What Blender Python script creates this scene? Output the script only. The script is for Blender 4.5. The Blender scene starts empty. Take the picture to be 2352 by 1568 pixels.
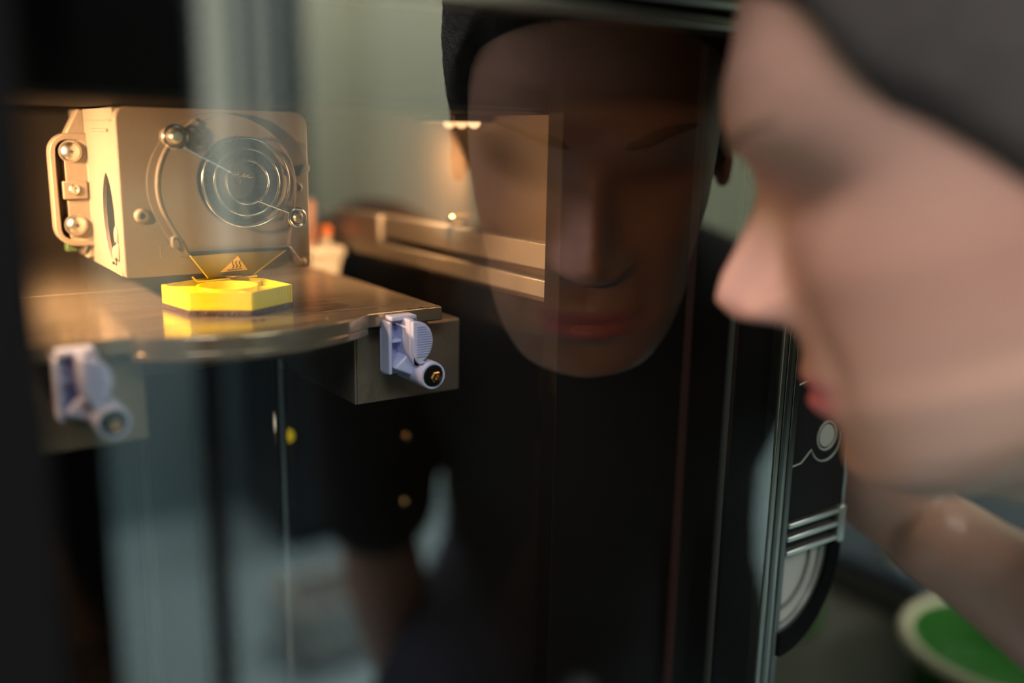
import bpy, bmesh, math, random
import numpy as np
from mathutils import Vector, Matrix
random.seed(7)
rng = np.random.RandomState(7)
S = bpy.context.scene
COL = S.collection
R = math.radians

# ------------------------------------------------------------------ camera, light, exposure
CAM = np.array([0.0, 0.0, 1.2])
cd = bpy.data.cameras.new('camera'); cam = bpy.data.objects.new('camera', cd); COL.objects.link(cam)
rx, ux, fx = (0.8225, -0.5685, 0.0178), (0.1076, 0.1863, 0.9766), (0.5585, 0.8013, -0.2143)
rot = Matrix((rx, ux, tuple(-k for k in fx))).transposed()
cam.matrix_world = Matrix.Translation(CAM) @ rot.to_4x4()
cd.sensor_width = 36.0; cd.lens = 36.0 * 2150 / 2352
cd.clip_start = 0.02; cd.clip_end = 60
cd.dof.use_dof = True; cd.dof.focus_distance = 0.462; cd.dof.aperture_fstop = 1.45
cd.dof.aperture_blades = 9
S.camera = cam
S.view_settings.view_transform = 'Standard'; S.view_settings.look = 'None'
S.view_settings.exposure = 0.0; S.view_settings.gamma = 1.0; S.view_settings.use_curve_mapping = False
S.cycles.max_bounces = 10; S.cycles.transparent_max_bounces = 16; S.cycles.glossy_bounces = 6
S.cycles.sample_clamp_indirect = 6.0; S.cycles.caustics_reflective = False; S.cycles.caustics_refractive = False
W = bpy.data.worlds.new('world'); S.world = W; W.use_nodes = True
W.node_tree.nodes['Background'].inputs[0].default_value = (0.75, 0.85, 0.80, 1)
W.node_tree.nodes['Background'].inputs[1].default_value = 0.10

LAMP_W = 0.55          # chamber lamps, watts per bulb cluster
CEIL_E = 4.5           # added ceiling panels, unseen room light
WIN_E = 1.3            # daylight in the windows

def area(name, loc, target, sx, sy, power, color):
    l = bpy.data.lights.new(name, 'AREA'); l.shape = 'RECTANGLE'; l.size = sx; l.size_y = sy
    l.energy = power; l.color = color
    o = bpy.data.objects.new(name, l); COL.objects.link(o); o.location = loc
    o.rotation_euler = (Vector(target) - Vector(loc)).to_track_quat('-Z', 'Y').to_euler()
    return o
def point(name, loc, power, color, rad):
    l = bpy.data.lights.new(name, 'POINT'); l.energy = power; l.color = color; l.shadow_soft_size = rad
    o = bpy.data.objects.new(name, l); COL.objects.link(o); o.location = loc
    return o
WARM = (1.0, 0.57, 0.28)
area('chamber_strip_light', (-0.012, 0.490, 1.2060), (0.080, 0.500, 1.128), 0.040, 0.014, 1.25, WARM).data.spread = R(125)
area('chamber_front_light', (-0.010, 0.3735, 1.2040), (0.150, 0.470, 1.158), 0.012, 0.014, 0.23, WARM).data.spread = R(126)
area('chamber_fixture_light', (0.2700, 0.457, 1.2040), (0.215, 0.58, 1.115), 0.008, 0.030, 0.72, WARM).data.spread = R(140)
area('chamber_strip_light', (0.2855, 0.368, 1.170), (0.19, 0.42, 1.13), 0.006, 0.07, 0.03, WARM)
area('wall_fill_light', (1.25, -1.75, 2.70), (1.25, -2.2, 0.9), 2.2, 0.25, 70.0, (1.0, 1.0, 0.86))  # added fill without a fitting, brightens the wall mirrored in the door
area('face_fill_light', (-0.7, -0.85, 2.65), (0.35, 0.1, 1.15), 1.2, 0.8, 54.0, (1.0, 0.94, 0.92))  # added fill near the ceiling for the man's face, no lamp fitting

# ------------------------------------------------------------------ materials
def mat(name, col, rough=0.5, metal=0.0, bump=0.0, bscale=80.0, var=0.0, vscale=20.0, stretch=None, spec=0.5, coat=0.0, sss=0.0, emit=None, es=0.0):
    m = bpy.data.materials.new(name); m.use_nodes = True
    nt = m.node_tree; b = nt.nodes['Principled BSDF']
    b.inputs['Base Color'].default_value = (*col, 1); b.inputs['Roughness'].default_value = rough
    b.inputs['Metallic'].default_value = metal; b.inputs['Specular IOR Level'].default_value = spec
    b.inputs['Coat Weight'].default_value = coat
    if sss:
        b.inputs['Subsurface Weight'].default_value = sss; b.inputs['Subsurface Radius'].default_value = (1, .35, .2); b.inputs['Subsurface Scale'].default_value = 0.004
    if emit:
        b.inputs['Emission Color'].default_value = (*emit, 1); b.inputs['Emission Strength'].default_value = es
    tc = nt.nodes.new('ShaderNodeTexCoord'); mp = nt.nodes.new('ShaderNodeMapping')
    nt.links.new(tc.outputs['Object'], mp.inputs['Vector'])
    if stretch: mp.inputs['Scale'].default_value = stretch
    if bump:
        n = nt.nodes.new('ShaderNodeTexNoise'); n.inputs['Scale'].default_value = bscale; n.inputs['Detail'].default_value = 4
        nt.links.new(mp.outputs[0], n.inputs['Vector'])
        bp = nt.nodes.new('ShaderNodeBump'); bp.inputs['Strength'].default_value = bump; bp.inputs['Distance'].default_value = 0.002
        nt.links.new(n.outputs[0], bp.inputs['Height']); nt.links.new(bp.outputs[0], b.inputs['Normal'])
    if var:
        n = nt.nodes.new('ShaderNodeTexNoise'); n.inputs['Scale'].default_value = vscale; n.inputs['Detail'].default_value = 5
        nt.links.new(mp.outputs[0], n.inputs['Vector'])
        mx = nt.nodes.new('ShaderNodeMix'); mx.data_type = 'RGBA'
        mx.inputs[6].default_value = (*[c * (1 - var) for c in col], 1); mx.inputs[7].default_value = (*[min(1, c * (1 + var)) for c in col], 1)
        nt.links.new(n.outputs[0], mx.inputs[0]); nt.links.new(mx.outputs[2], b.inputs['Base Color'])
    return m
def emitmat(name, col, strength):
    m = bpy.data.materials.new(name); m.use_nodes = True; nt = m.node_tree; nt.nodes.clear()
    e = nt.nodes.new('ShaderNodeEmission'); e.inputs[0].default_value = (*col, 1); e.inputs[1].default_value = strength
    o = nt.nodes.new('ShaderNodeOutputMaterial'); nt.links.new(e.outputs[0], o.inputs[0]); return m
def glassmat(name, ior, tint):
    m = bpy.data.materials.new(name); m.use_nodes = True; nt = m.node_tree; nt.nodes.clear()
    t = nt.nodes.new('ShaderNodeBsdfTransparent'); t.inputs[0].default_value = (*tint, 1)
    g = nt.nodes.new('ShaderNodeBsdfGlossy'); g.inputs['Roughness'].default_value = 0.0
    f = nt.nodes.new('ShaderNodeFresnel'); f.inputs[0].default_value = ior
    mx = nt.nodes.new('ShaderNodeMixShader'); o = nt.nodes.new('ShaderNodeOutputMaterial')
    geo = nt.nodes.new('ShaderNodeNewGeometry'); sw = nt.nodes.new('ShaderNodeMath'); sw.operation = 'MULTIPLY'
    inv = nt.nodes.new('ShaderNodeMath'); inv.operation = 'SUBTRACT'; inv.inputs[0].default_value = 1.0
    nt.links.new(geo.outputs['Backfacing'], inv.inputs[1])       # coated outer skin reflects, the inner side of the same skin lets light through
    nt.links.new(f.outputs[0], sw.inputs[0]); nt.links.new(inv.outputs[0], sw.inputs[1])
    nt.links.new(sw.outputs[0], mx.inputs[0]); nt.links.new(t.outputs[0], mx.inputs[1]); nt.links.new(g.outputs[0], mx.inputs[2]); nt.links.new(mx.outputs[0], o.inputs[0])
    return m
M = {}
M['taupe'] = mat('taupe_plastic', (0.225, 0.178, 0.132), 0.55, bump=0.12, bscale=900, var=0.06, vscale=60)
M['chrome'] = mat('chrome_wire', (0.90, 0.88, 0.84), 0.18, 1.0)
M['steel'] = mat('screw_steel', (0.80, 0.78, 0.74), 0.3, 1.0)
M['dark'] = mat('dark_plastic', (0.035, 0.032, 0.03), 0.45, bump=0.1, bscale=500)
M['black'] = mat('black_paint', (0.005, 0.005, 0.006), 0.7, spec=0.05, bump=0.05, bscale=400)
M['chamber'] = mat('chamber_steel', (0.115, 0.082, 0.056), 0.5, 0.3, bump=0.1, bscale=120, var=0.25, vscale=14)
M['chamber_shaded'] = mat('shaded_chamber_steel', (0.045, 0.032, 0.022), 0.5, 0.3, bump=0.1, bscale=120, var=0.25, vscale=14)  # same chamber steel, darkened for the unlit back and left panels
M['chamber_black'] = mat('chamber_black', (0.012, 0.010, 0.009), 0.65, spec=0.06, bump=0.1, bscale=200)
M['rail'] = mat('rail_metal', (0.42, 0.36, 0.30), 0.42, 0.6, bump=0.1, bscale=200, var=0.2, vscale=40)
M['bed'] = mat('brushed_bed', (0.36, 0.30, 0.23), 0.16, 0.66, bump=0.12, bscale=60, var=0.3, vscale=26, stretch=(1.0, 7.0, 1.0))
M['block'] = mat('block_metal', (0.30, 0.25, 0.20), 0.42, 0.7, bump=0.25, bscale=220, var=0.3, vscale=60)
M['yellow'] = mat('yellow_print', (0.96, 0.83, 0.010), 0.42, bump=0.45, bscale=60, stretch=(0.3, 0.3, 60.0), spec=0.35)
M['brown_base'] = mat('brown_support', (0.055, 0.022, 0.014), 0.5, bump=0.8, bscale=700)
M['plate'] = mat('shaded_yellow_shield', (0.22, 0.18, 0.006), 0.25, spec=0.5, bump=0.03, bscale=100)  # yellow shield toned to olive, its shade put into the colour
M['plate_edge'] = mat('yellow_edge', (0.95, 0.72, 0.03), 0.35)
M['sign'] = mat('warning_orange', (0.98, 0.66, 0.04), 0.5)
M['ink'] = mat('ink_black', (0.02, 0.02, 0.02), 0.6)
M['clip'] = mat('lavender_plastic', (0.56, 0.60, 0.90), 0.35, spec=0.5, bump=0.03, bscale=300)
M['brass'] = mat('brass_bolt', (0.72, 0.50, 0.24), 0.22, 1.0)
M['cupw'] = mat('cream_plastic', (0.80, 0.74, 0.62), 0.4)
M['copper'] = mat('copper_rod', (0.75, 0.38, 0.25), 0.3, 0.5)
M['orange'] = mat('orange_cap', (0.9, 0.24, 0.03), 0.5)
M['alu'] = mat('brushed_aluminium', (0.36, 0.37, 0.33), 0.28, 1.0, bump=0.08, bscale=100, stretch=(12, 12, 0.4))
M['alu_dark'] = mat('dark_aluminium', (0.16, 0.165, 0.16), 0.3, 1.0, bump=0.06, bscale=100, stretch=(12, 12, 0.4))
M['frit'] = mat('black_frit', (0.006, 0.006, 0.007), 0.5, spec=0.04)
M['jamb'] = mat('black_jamb', (0.0065, 0.005, 0.0042), 0.5, spec=0.12, bump=0.05, bscale=300, stretch=(1, 1, 0.05))
M['seal'] = mat('red_brown_seal', (0.06, 0.022, 0.018), 0.5)
M['panel'] = mat('control_panel_black', (0.010, 0.0105, 0.012), 0.5, spec=0.15)
M['silver'] = mat('silver_trim', (0.52, 0.55, 0.54), 0.3, 0.9)
M['grey_panel'] = mat('pale_grey_panel', (0.50, 0.53, 0.50), 0.45)
M['button'] = mat('grey_button', (0.34, 0.35, 0.33), 0.4)
M['casing'] = mat('printer_casing', (0.16, 0.16, 0.15), 0.45, bump=0.1, bscale=300)
M['glass'] = glassmat('door_glass', 2.9, (0.97, 0.985, 0.97))
M['wall'] = mat('wall_paint', (0.76, 0.76, 0.60), 0.8, bump=0.15, bscale=60, var=0.06, vscale=2)
M['dado'] = mat('wall_lower_paint', (0.40, 0.54, 0.62), 0.7, bump=0.1, bscale=60, var=0.06, vscale=2)
M['ceil'] = mat('ceiling_paint', (0.80, 0.82, 0.78), 0.9, bump=0.1, bscale=40)
M['floor'] = mat('floor_vinyl', (0.42, 0.58, 0.68), 0.5, var=0.12, vscale=5, bump=0.05, bscale=60)
M['winframe'] = mat('blue_grey_frame', (0.06, 0.10, 0.14), 0.4)
M['daylight'] = emitmat('frosted_daylight', (0.93, 1.0, 0.80), WIN_E)
M['lightpanel'] = emitmat('lit_diffuser', (0.96, 1.0, 0.94), CEIL_E)
M['bulb'] = emitmat('warm_bulb', (1.0, 0.55, 0.26), 2.2)
M['glow_white'] = emitmat('white_dot_glow', (1.0, .80, .62), 1.3)  # emission added for a small bright dot, no known lamp
M['glow_yellow'] = emitmat('yellow_dot_glow', (1.0, .70, .02), 1.0)  # emission added so the yellow dot stays bright in the shade
M['table'] = mat('grey_tabletop', (0.070, 0.066, 0.055), 0.55, var=0.1, vscale=10)
M['green'] = mat('green_plastic', (0.016, 0.10, 0.012), 0.4)
M['dull_green'] = mat('dull_green_plastic', (0.05, 0.09, 0.035), 0.5)
M['beige'] = mat('beige_plastic', (0.50, 0.46, 0.34), 0.5)
M['offwhite'] = mat('offwhite_plastic', (0.72, 0.74, 0.64), 0.45)
M['navy'] = mat('navy_plastic', (0.02, 0.03, 0.05), 0.5)
M['greybox'] = mat('grey_crate', (0.72, 0.73, 0.74), 0.5)
M['shirt'] = mat('black_shirt', (0.014, 0.012, 0.013), 0.85, bump=0.5, bscale=500)
M['jeans'] = mat('navy_jeans', (0.018, 0.024, 0.045), 0.85, bump=0.5, bscale=600)
M['shoe'] = mat('black_shoe', (0.02, 0.02, 0.02), 0.5)
M['hair'] = mat('dark_hair', (0.048, 0.038, 0.037), 0.6, bump=0.9, bscale=900, var=0.3, vscale=90)
M['brow'] = mat('brown_brow', (0.33, 0.19, 0.135), 0.8, bump=0.8, bscale=900)
M['eye'] = mat('eye_white', (0.75, 0.72, 0.68), 0.15)
M['iris'] = mat('iris_brown', (0.05, 0.03, 0.02), 0.1)
def skinmat():
    m = mat('skin', (0.55, 0.33, 0.25), 0.42, bump=0.12, bscale=500, sss=0.12, spec=0.5)
    nt = m.node_tree; b = nt.nodes['Principled BSDF']
    a = nt.nodes.new('ShaderNodeAttribute'); a.attribute_name = 'tint'
    nt.links.new(a.outputs['Color'], b.inputs['Base Color'])
    return m
M['skin'] = skinmat()

# ------------------------------------------------------------------ mesh helpers
class MB:
    def __init__(s): s.v = []; s.f = []
    def add(s, vs, fs):
        n = len(s.v); s.v += [tuple(map(float, p)) for p in vs]; s.f += [tuple(i + n for i in f) for f in fs]; return s
    def box(s, x0, x1, y0, y1, z0, z1):
        return s.add([(x0,y0,z0),(x1,y0,z0),(x1,y1,z0),(x0,y1,z0),(x0,y0,z1),(x1,y0,z1),(x1,y1,z1),(x0,y1,z1)],
                     [(0,3,2,1),(4,5,6,7),(0,1,5,4),(1,2,6,5),(2,3,7,6),(3,0,4,7)])
    def loft(s, rings, caps=True, closed=False):
        n = len(rings[0]); vs = [p for r in rings for p in r]; fs = []
        m = len(rings)
        for i in range(m if closed else m - 1):
            j = (i + 1) % m
            for k in range(n):
                fs.append((i*n+k, i*n+(k+1)%n, j*n+(k+1)%n, j*n+k))
        if caps and not closed:
            fs.append(tuple(reversed(range(n)))); fs.append(tuple((m-1)*n+k for k in range(n)))
        return s.add(vs, fs)
    def prism(s, pts, ax, a, b):
        def pl(p, h):
            return (p[0], h, p[1]) if ax == 'y' else ((p[0], p[1], h) if ax == 'z' else (h, p[0], p[1]))
        return s.loft([[pl(p, a) for p in pts], [pl(p, b) for p in pts]])
    def lathe(s, c, d, prof, n=28, up=(0, 0, 1)):
        d = Vector(d).normalized(); u = Vector(up)
        if abs(d.dot(u)) > .95: u = Vector((1, 0, 0))
        a = d.cross(u).normalized(); b = d.cross(a); c = Vector(c); rings = []
        for r, h in prof:
            rings.append([tuple(c + d*h + (a*math.cos(2*math.pi*k/n) + b*math.sin(2*math.pi*k/n))*max(r, 1e-5)) for k in range(n)])
        return s.loft(rings)
    def cyl(s, c0, c1, r0, r1=None, n=24):
        c0 = Vector(c0); c1 = Vector(c1); L = (c1-c0).length
        return s.lathe(c0, c1-c0, [(r0, 0), (r0 if r1 is None else r1, L)], n)
    def tube(s, path, r, n=10, closed=False):
        P = [Vector(p) for p in path]; m = len(P); rings = []; prev = None
        for i in range(m):
            if closed: t = (P[(i+1)%m]-P[i-1]).normalized()
            else: t = (P[min(i+1,m-1)]-P[max(i-1,0)]).normalized()
            if prev is None:
                u = Vector((0,0,1)) if abs(t.z) < .9 else Vector((1,0,0)); a = t.cross(u).normalized()
            else: a = (prev - t*prev.dot(t)).normalized()
            prev = a; b = t.cross(a); rr = r[i] if isinstance(r, (list, tuple)) else r
            rings.append([tuple(P[i] + (a*math.cos(2*math.pi*k/n)+b*math.sin(2*math.pi*k/n))*rr) for k in range(n)])
        return s.loft(rings, closed=closed)
    def ring(s, c, R_, r, ax='y', n=64, m=10):
        pts = []
        for k in range(n):
            a = 2*math.pi*k/n; x, y = R_*math.cos(a), R_*math.sin(a)
            pts.append((c[0]+x, c[1], c[2]+y) if ax == 'y' else (c[0]+x, c[1]+y, c[2]))
        return s.tube(pts, r, m, True)
    def ellipsoid(s, c, rad, nu=20, nv=12):
        rings = []
        for j in range(nv+1):
            t = math.pi*(j/nv)*.996+.006
            rings.append([(c[0]+rad[0]*math.sin(t)*math.cos(2*math.pi*k/nu), c[1]+rad[1]*math.sin(t)*math.sin(2*math.pi*k/nu), c[2]+rad[2]*math.cos(t)) for k in range(nu)])
        return s.loft(rings)
    def build(s, name, m=None, parent=None, origin=None, bevel=0.0, segs=2, smooth=True, angle=35):
        if parent is not None: origin = parent['_o']
        elif origin is None: origin = tuple(np.mean(np.array(s.v), axis=0))
        me = bpy.data.meshes.new(name)
        me.from_pydata([(p[0]-origin[0], p[1]-origin[1], p[2]-origin[2]) for p in s.v], [], s.f)
        bm = bmesh.new(); bm.from_mesh(me); bmesh.ops.recalc_face_normals(bm, faces=bm.faces); bm.to_mesh(me); bm.free()
        if smooth:
            me.polygons.foreach_set('use_smooth', [True]*len(me.polygons)); me.set_sharp_from_angle(angle=R(angle))
        o = bpy.data.objects.new(name, me); COL.objects.link(o)
        if m: me.materials.append(M[m] if isinstance(m, str) else m)
        if parent is not None: o.parent = parent
        else: o.location = origin
        o['_o'] = list(origin)
        if bevel:
            bv = o.modifiers.new('bevel', 'BEVEL'); bv.width = bevel; bv.segments = segs; bv.limit_method = 'ANGLE'; bv.angle_limit = R(40)
            bv.harden_normals = False
        return o
def thing(name, loc, label, cat, group=None):
    o = bpy.data.objects.new(name, None); COL.objects.link(o); o.location = loc; o['_o'] = list(loc)
    o.empty_display_size = 0.05
    return tag(o, label, cat, group)
def tag(o, label, cat, group=None):
    o['label'] = label; o['category'] = cat
    if group: o['group'] = group
    return o
def struct(o): o['kind'] = 'structure'; return o
def rrect(x0, x1, y0, y1, r, n=6):
    pts = []
    rs = r if isinstance(r, (list, tuple)) else [r]*4     # order: br, tr, tl, bl
    for (cx, cy, a0), rr in zip(((x1, y0, -90), (x1, y1, 0), (x0, y1, 90), (x0, y0, 180)), rs):
        ox = cx - rr if cx == x1 else cx + rr; oy = cy + rr if cy == y0 else cy - rr
        for k in range(n+1):
            a = R(a0 + 90*k/n); pts.append((ox + rr*math.cos(a), oy + rr*math.sin(a)))
    return pts
def polar(poly, c, n=96):
    out = []
    for k in range(n):
        a = 2*math.pi*k/n; d = (math.cos(a), math.sin(a)); best = 0
        for i in range(len(poly)):
            p, q = poly[i], poly[(i+1) % len(poly)]
            ex, ey = q[0]-p[0], q[1]-p[1]; den = d[0]*ey - d[1]*ex
            if abs(den) < 1e-12: continue
            wx, wy = p[0]-c[0], p[1]-c[1]
            t = (wx*ey - wy*ex)/den; u = (wx*d[1] - wy*d[0])/den
            if t > 0 and -1e-6 <= u <= 1+1e-6: best = max(best, t)
        out.append((c[0]+best*d[0], c[1]+best*d[1]))
    return out
def hull(pts):
    pts = sorted(set(pts)); 
    def half(ps):
        h = []
        for p in ps:
            while len(h) >= 2 and (h[-1][0]-h[-2][0])*(p[1]-h[-2][1])-(h[-1][1]-h[-2][1])*(p[0]-h[-2][0]) <= 0: h.pop()
            h.append(p)
        return h
    a = half(pts); b = half(pts[::-1]); return a[:-1]+b[:-1]
def holed(mb, poly, c, r, y0, y1, n=96):
    o = polar(poly, c, n); i = [(c[0]+r*math.cos(2*math.pi*k/n), c[1]+r*math.sin(2*math.pi*k/n)) for k in range(n)]
    f = lambda ps, y: [(p[0], y, p[1]) for p in ps]
    return mb.loft([f(o, y0), f(o, y1), f(i, y1), f(i, y0)], closed=True)

# ------------------------------------------------------------------ room
G = 0.292                                        # outer face of the door glass
struct(MB().box(-2.4, 3.6, -2.3, 3.4, -0.05, 0.0).build('floor', 'floor'))
struct(MB().box(-2.4, 3.6, -2.3, 3.4, 2.8, 2.85).build('ceiling', 'ceil'))
wb = MB()                                        # back wall, with two window openings
WINS = [(0.84, 1.19), (1.85, 2.75)]
wb.box(-2.4, 3.6, -2.36, -2.30, 2.15, 2.8); wb.box(-2.4, 3.6, -2.36, -2.30, 0.70, 0.78)
xs = [-2.4] + [w for p in WINS for w in p] + [3.6]
for i in range(0, len(xs), 2): wb.box(xs[i], xs[i+1], -2.36, -2.30, 0.78, 2.15)
wbo = struct(wb.build('wall_back', 'wall'))
struct(MB().box(-2.4, 3.6, -2.36, -2.285, 0.0, 0.72).build('trim_1', 'dado'))
struct(MB().box(-2.46, -2.4, -2.3, 3.4, 0, 2.8).build('wall_left', 'wall'))
struct(MB().box(3.6, 3.66, -2.3, 3.4, 0, 2.8).build('wall_right', 'wall'))
struct(MB().box(-2.4, 3.6, 3.4, 3.46, 0, 2.8).build('wall_front', 'wall'))
for i, (a, b) in enumerate(WINS):
    w = bpy.data.objects.new('window_%d' % (i+1), None); COL.objects.link(w); w.location = (a, -2.3, .95); w['_o'] = [a, -2.3, .95]; w['kind'] = 'structure'
    MB().box(a, b, -2.345, -2.335, .78, 2.15).build('pane', 'daylight', w)
    f = MB(); t = .03
    f.box(a, a+t, -2.335, -2.29, .78, 2.15); f.box(b-t, b, -2.335, -2.29, .78, 2.15); f.box(a, b, -2.335, -2.29, 2.12, 2.15); f.box(a, b, -2.335, -2.29, .78, .81)
    bars = [.985, 1.06, 1.115] if i == 0 else [a+(b-a)/3, a+(b-a)*2/3]
    for q_, bx_ in enumerate(bars):
        bw = (.035, .022, .03)[q_] if i == 0 else .03
        MB().box(bx_, bx_+bw, -2.335, -2.30, .81, 2.12).build('mullion', 'winframe', w)
    f.build('window_frame', 'winframe', w)
struct(MB().box(1.38, 1.72, -2.3, -2.20, .0, 2.8).build('trim_2', 'wall'))
for i, (x, y) in enumerate([(0.7, -1.3), (2.2, -1.3)]):  # unseen panels added to light the room
    o = thing('added_ceiling_light', (x, y, 2.8), ('added unseen ceiling light panel above the black barrier post', 'added unseen ceiling light panel above the wide rear window')[i], 'ceiling light', 'added ceiling light panels')
    MB().box(x-.32, x+.32, y-.32, y+.32, 2.76, 2.80).build('frame', 'offwhite', o)
    MB().box(x-.29, x+.29, y-.29, y+.29, 2.752, 2.761).build('diffuser', 'lightpanel', o)

# stand-in furniture behind the photographer, made up to shape the door's reflections
o = thing('standin_cupboard', (-0.1, -1.6, 0), 'tall black stand-in cupboard mirrored along the dark edge of the glass door', 'cabinet')
MB().box(-.62, .335, -2.0, -1.22, 0.06, 1.98).build('body', 'black', o, bevel=.004)
MB().box(-.60, .315, -1.98, -1.25, 0, .06).build('plinth', 'dark', o)
for x0, x1, hx in ((-.61, -.148, -.17), (-.138, .325, -.115)):
    d = MB().box(x0, x1, -1.22, -1.20, .08, 1.96).build('door', 'black', o, bevel=.003)
    MB().box(hx-.006, hx+.006, -1.20, -1.175, .95, 1.10).build('handle', 'alu_dark', d)
o = thing('standin_screen', (.35, -2.29, 1.3), 'black wall-mounted stand-in screen mirrored above the print head', 'screen')
MB().box(-.2, .835, -2.285, -2.24, 1.22, 1.80).build('body', 'black', o, bevel=.006)
MB().box(-.18, .815, -2.242, -2.236, 1.24, 1.78).build('display', 'black', o)
o = thing('standin_post', (.462, -.98, 0), 'slim black stand-in barrier post mirrored below the build plate', 'post')
MB().lathe((.462, -.98, 0), (0,0,1), [(.10,0),(.10,.012),(.04,.03),(.03,.04)], 32).build('base', 'black', o)
MB().cyl((.462, -.98, .03), (.462, -.98, .93), .020).build('pole', 'black', o)
MB().cyl((.462, -.98, .90), (.462, -.98, .97), .030).build('cap', 'black', o)
o = thing('standin_cabinet', (1.12, -2.0, 0), 'low black cabinet mirrored left of the man\'s dark reflection', 'cabinet')
MB().box(.92, 1.36, -2.27, -1.86, .04, .62).build('body', 'navy', o, bevel=.004)
MB().box(.91, 1.37, -2.28, -1.85, .62, .645).build('top', 'navy', o, bevel=.003)
for z0, z1 in ((.06, .33), (.345, .61)):
    d = MB().box(.93, 1.35, -1.86, -1.845, z0, z1).build('drawer', 'navy', o, bevel=.003)
    MB().box(1.12, 1.27, -1.845, -1.83, z1-.06, z1-.045).build('handle', 'alu_dark', d)
o = thing('standin_crate', (0.800, -1.33, 0), 'small open grey stand-in crate on the floor mirrored below the build plate', 'crate')
MB().box(0.710, 0.890, -1.42, -1.24, 0, .012).build('bottom', 'greybox', o)
for a in ((0.710,0.890,-1.25,-1.24),(0.710,0.890,-1.42,-1.41),(0.710,0.720,-1.42,-1.24),(0.880,0.890,-1.42,-1.24)):
    MB().box(*a, .0, .15).build('side_panel', 'greybox', o)
MB().tube([(0.705,-1.425,.15),(0.895,-1.425,.15),(0.895,-1.235,.15),(0.705,-1.235,.15)], .007, 8, True).build('rim', 'greybox', o)

# ------------------------------------------------------------------ bench behind the man's arm, with things on it
o = thing('workbench', (0.7, 0.75, 0), 'grey-topped workbench carrying the printer', 'table')
MB().box(-.45, 1.75, .255, 1.25, .715, .75).build('tabletop', 'table', o, bevel=.003)
for x in (-.40, 1.70):
    for y in (.31, 1.20): MB().box(x-.025, x+.025, y-.025, y+.025, 0, .715).build('leg', 'alu_dark', o)
MB().box(-.38, 1.68, 1.17, 1.2, .60, .715).build('apron', 'alu_dark', o)
def tub(name, c, r, h, m, lid, label, cat, rimm=None):
    o = thing(name, c, label, cat)
    MB().lathe(c, (0,0,1), [(r*.86,0),(r*.9,.004),(r,h),(r*.94,h),(r*.84,.01),(.001,.01)], 36).build('body', m, o)
    MB().ring((c[0],c[1],c[2]+h*.96), r*1.03, r*.07, 'z', 48, 10).build('rim', rimm or m, o)
    return o

# ------------------------------------------------------------------ the printer body
PR = thing('printer', (0.14, 0.70, 0.75), 'large dark enclosed 3D printer with a glass door and warm-lit chamber', 'printer')
X0, X1 = -0.022, 0.288
def pp(name, mb, m, **k): return mb.build(name, m, PR, **k)
pp('chamber_back_panel', MB().box(X0, X1, .745, .755, .80, 1.32), 'chamber_shaded')
pp('chamber_side_panel', MB().box(X0-.01, X0, .345, .755, .80, 1.32), 'chamber_shaded')
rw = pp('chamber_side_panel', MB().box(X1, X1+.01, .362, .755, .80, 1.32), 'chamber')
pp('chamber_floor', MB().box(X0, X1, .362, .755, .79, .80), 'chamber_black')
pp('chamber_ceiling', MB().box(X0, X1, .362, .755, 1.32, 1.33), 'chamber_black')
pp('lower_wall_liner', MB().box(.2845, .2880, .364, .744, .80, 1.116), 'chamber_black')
rail = MB().box(.2775, .2880, .364, .744, 1.1205, 1.1300)
pp('lower_rail', rail, 'rail', bevel=.0008)
pp('upper_rail', MB().box(.2790, .2880, .364, .548, 1.1345, 1.1480), 'rail', bevel=.0008)
pp('rail_end_block', MB().box(.2760, .2880, .550, .640, 1.1302, 1.1480), 'rail', bevel=.001)
for y in (.4634,):
    pp('rail_screw', MB().lathe((.2795, y, 1.1525), (-1,0,0), [(.0036,-.009),(.0036,0),(.0028,.0018),(.0005,.0022)], 16), 'brass')
for y, z in ((.5336, 1.0146), (.5304, 1.0622)):
    pp('panel_screw', MB().lathe((.2846, y, z-.06), (-1,0,0), [(.0035,0),(.0028,.0016),(.0005,.002)], 16), 'brass')
# gantry cover over the print head and the two lamp housings
pp('gantry_cover', MB().box(X0+.001, X1-.001, .3645, .74, 1.2105, 1.318), 'chamber_black', bevel=.001)
pp('belt', MB().tube([(X0+.002, .3635, 1.2125), (X1-.002, .3635, 1.2125)], .0006, 6), 'dark')
for sx, x in ((-1, .2815),):
    lh = pp('lamp_housing', MB().box(x-.018, x+.006, .435, .480, 1.2070, 1.2105), 'dark', bevel=.0008)
    for y in (.444, .457, .470):
        MB().ellipsoid((x, y, 1.2066), (.0032,.0042,.0030), 12, 8).build('bulb', 'bulb', lh)
# front frame, seen through the glass
pp('front_jamb', MB().box(.2706, .392, .350, .362, .80, 1.34), 'jamb', bevel=.0006)
pp('front_jamb', MB().box(-.19, .0, .350, .362, .80, 1.34), 'jamb', bevel=.0006)
pp('front_lintel', MB().box(.0, .2706, .350, .362, 1.2750, 1.34), 'jamb')
pp('door_header', MB().box(-.19, .392, .286, .362, 1.2660, 1.340), 'black', bevel=.002)
pp('front_fascia', MB().box(-.19, -.102, .290, .318, .795, 1.2660), 'black', bevel=.003)
pp('front_fascia', MB().box(-.19, -.10, .318, .330, .795, 1.2660), 'black')
pp('door_seal', MB().box(.3562, .3572, .345, .350, .80, 1.246), 'seal')
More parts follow.
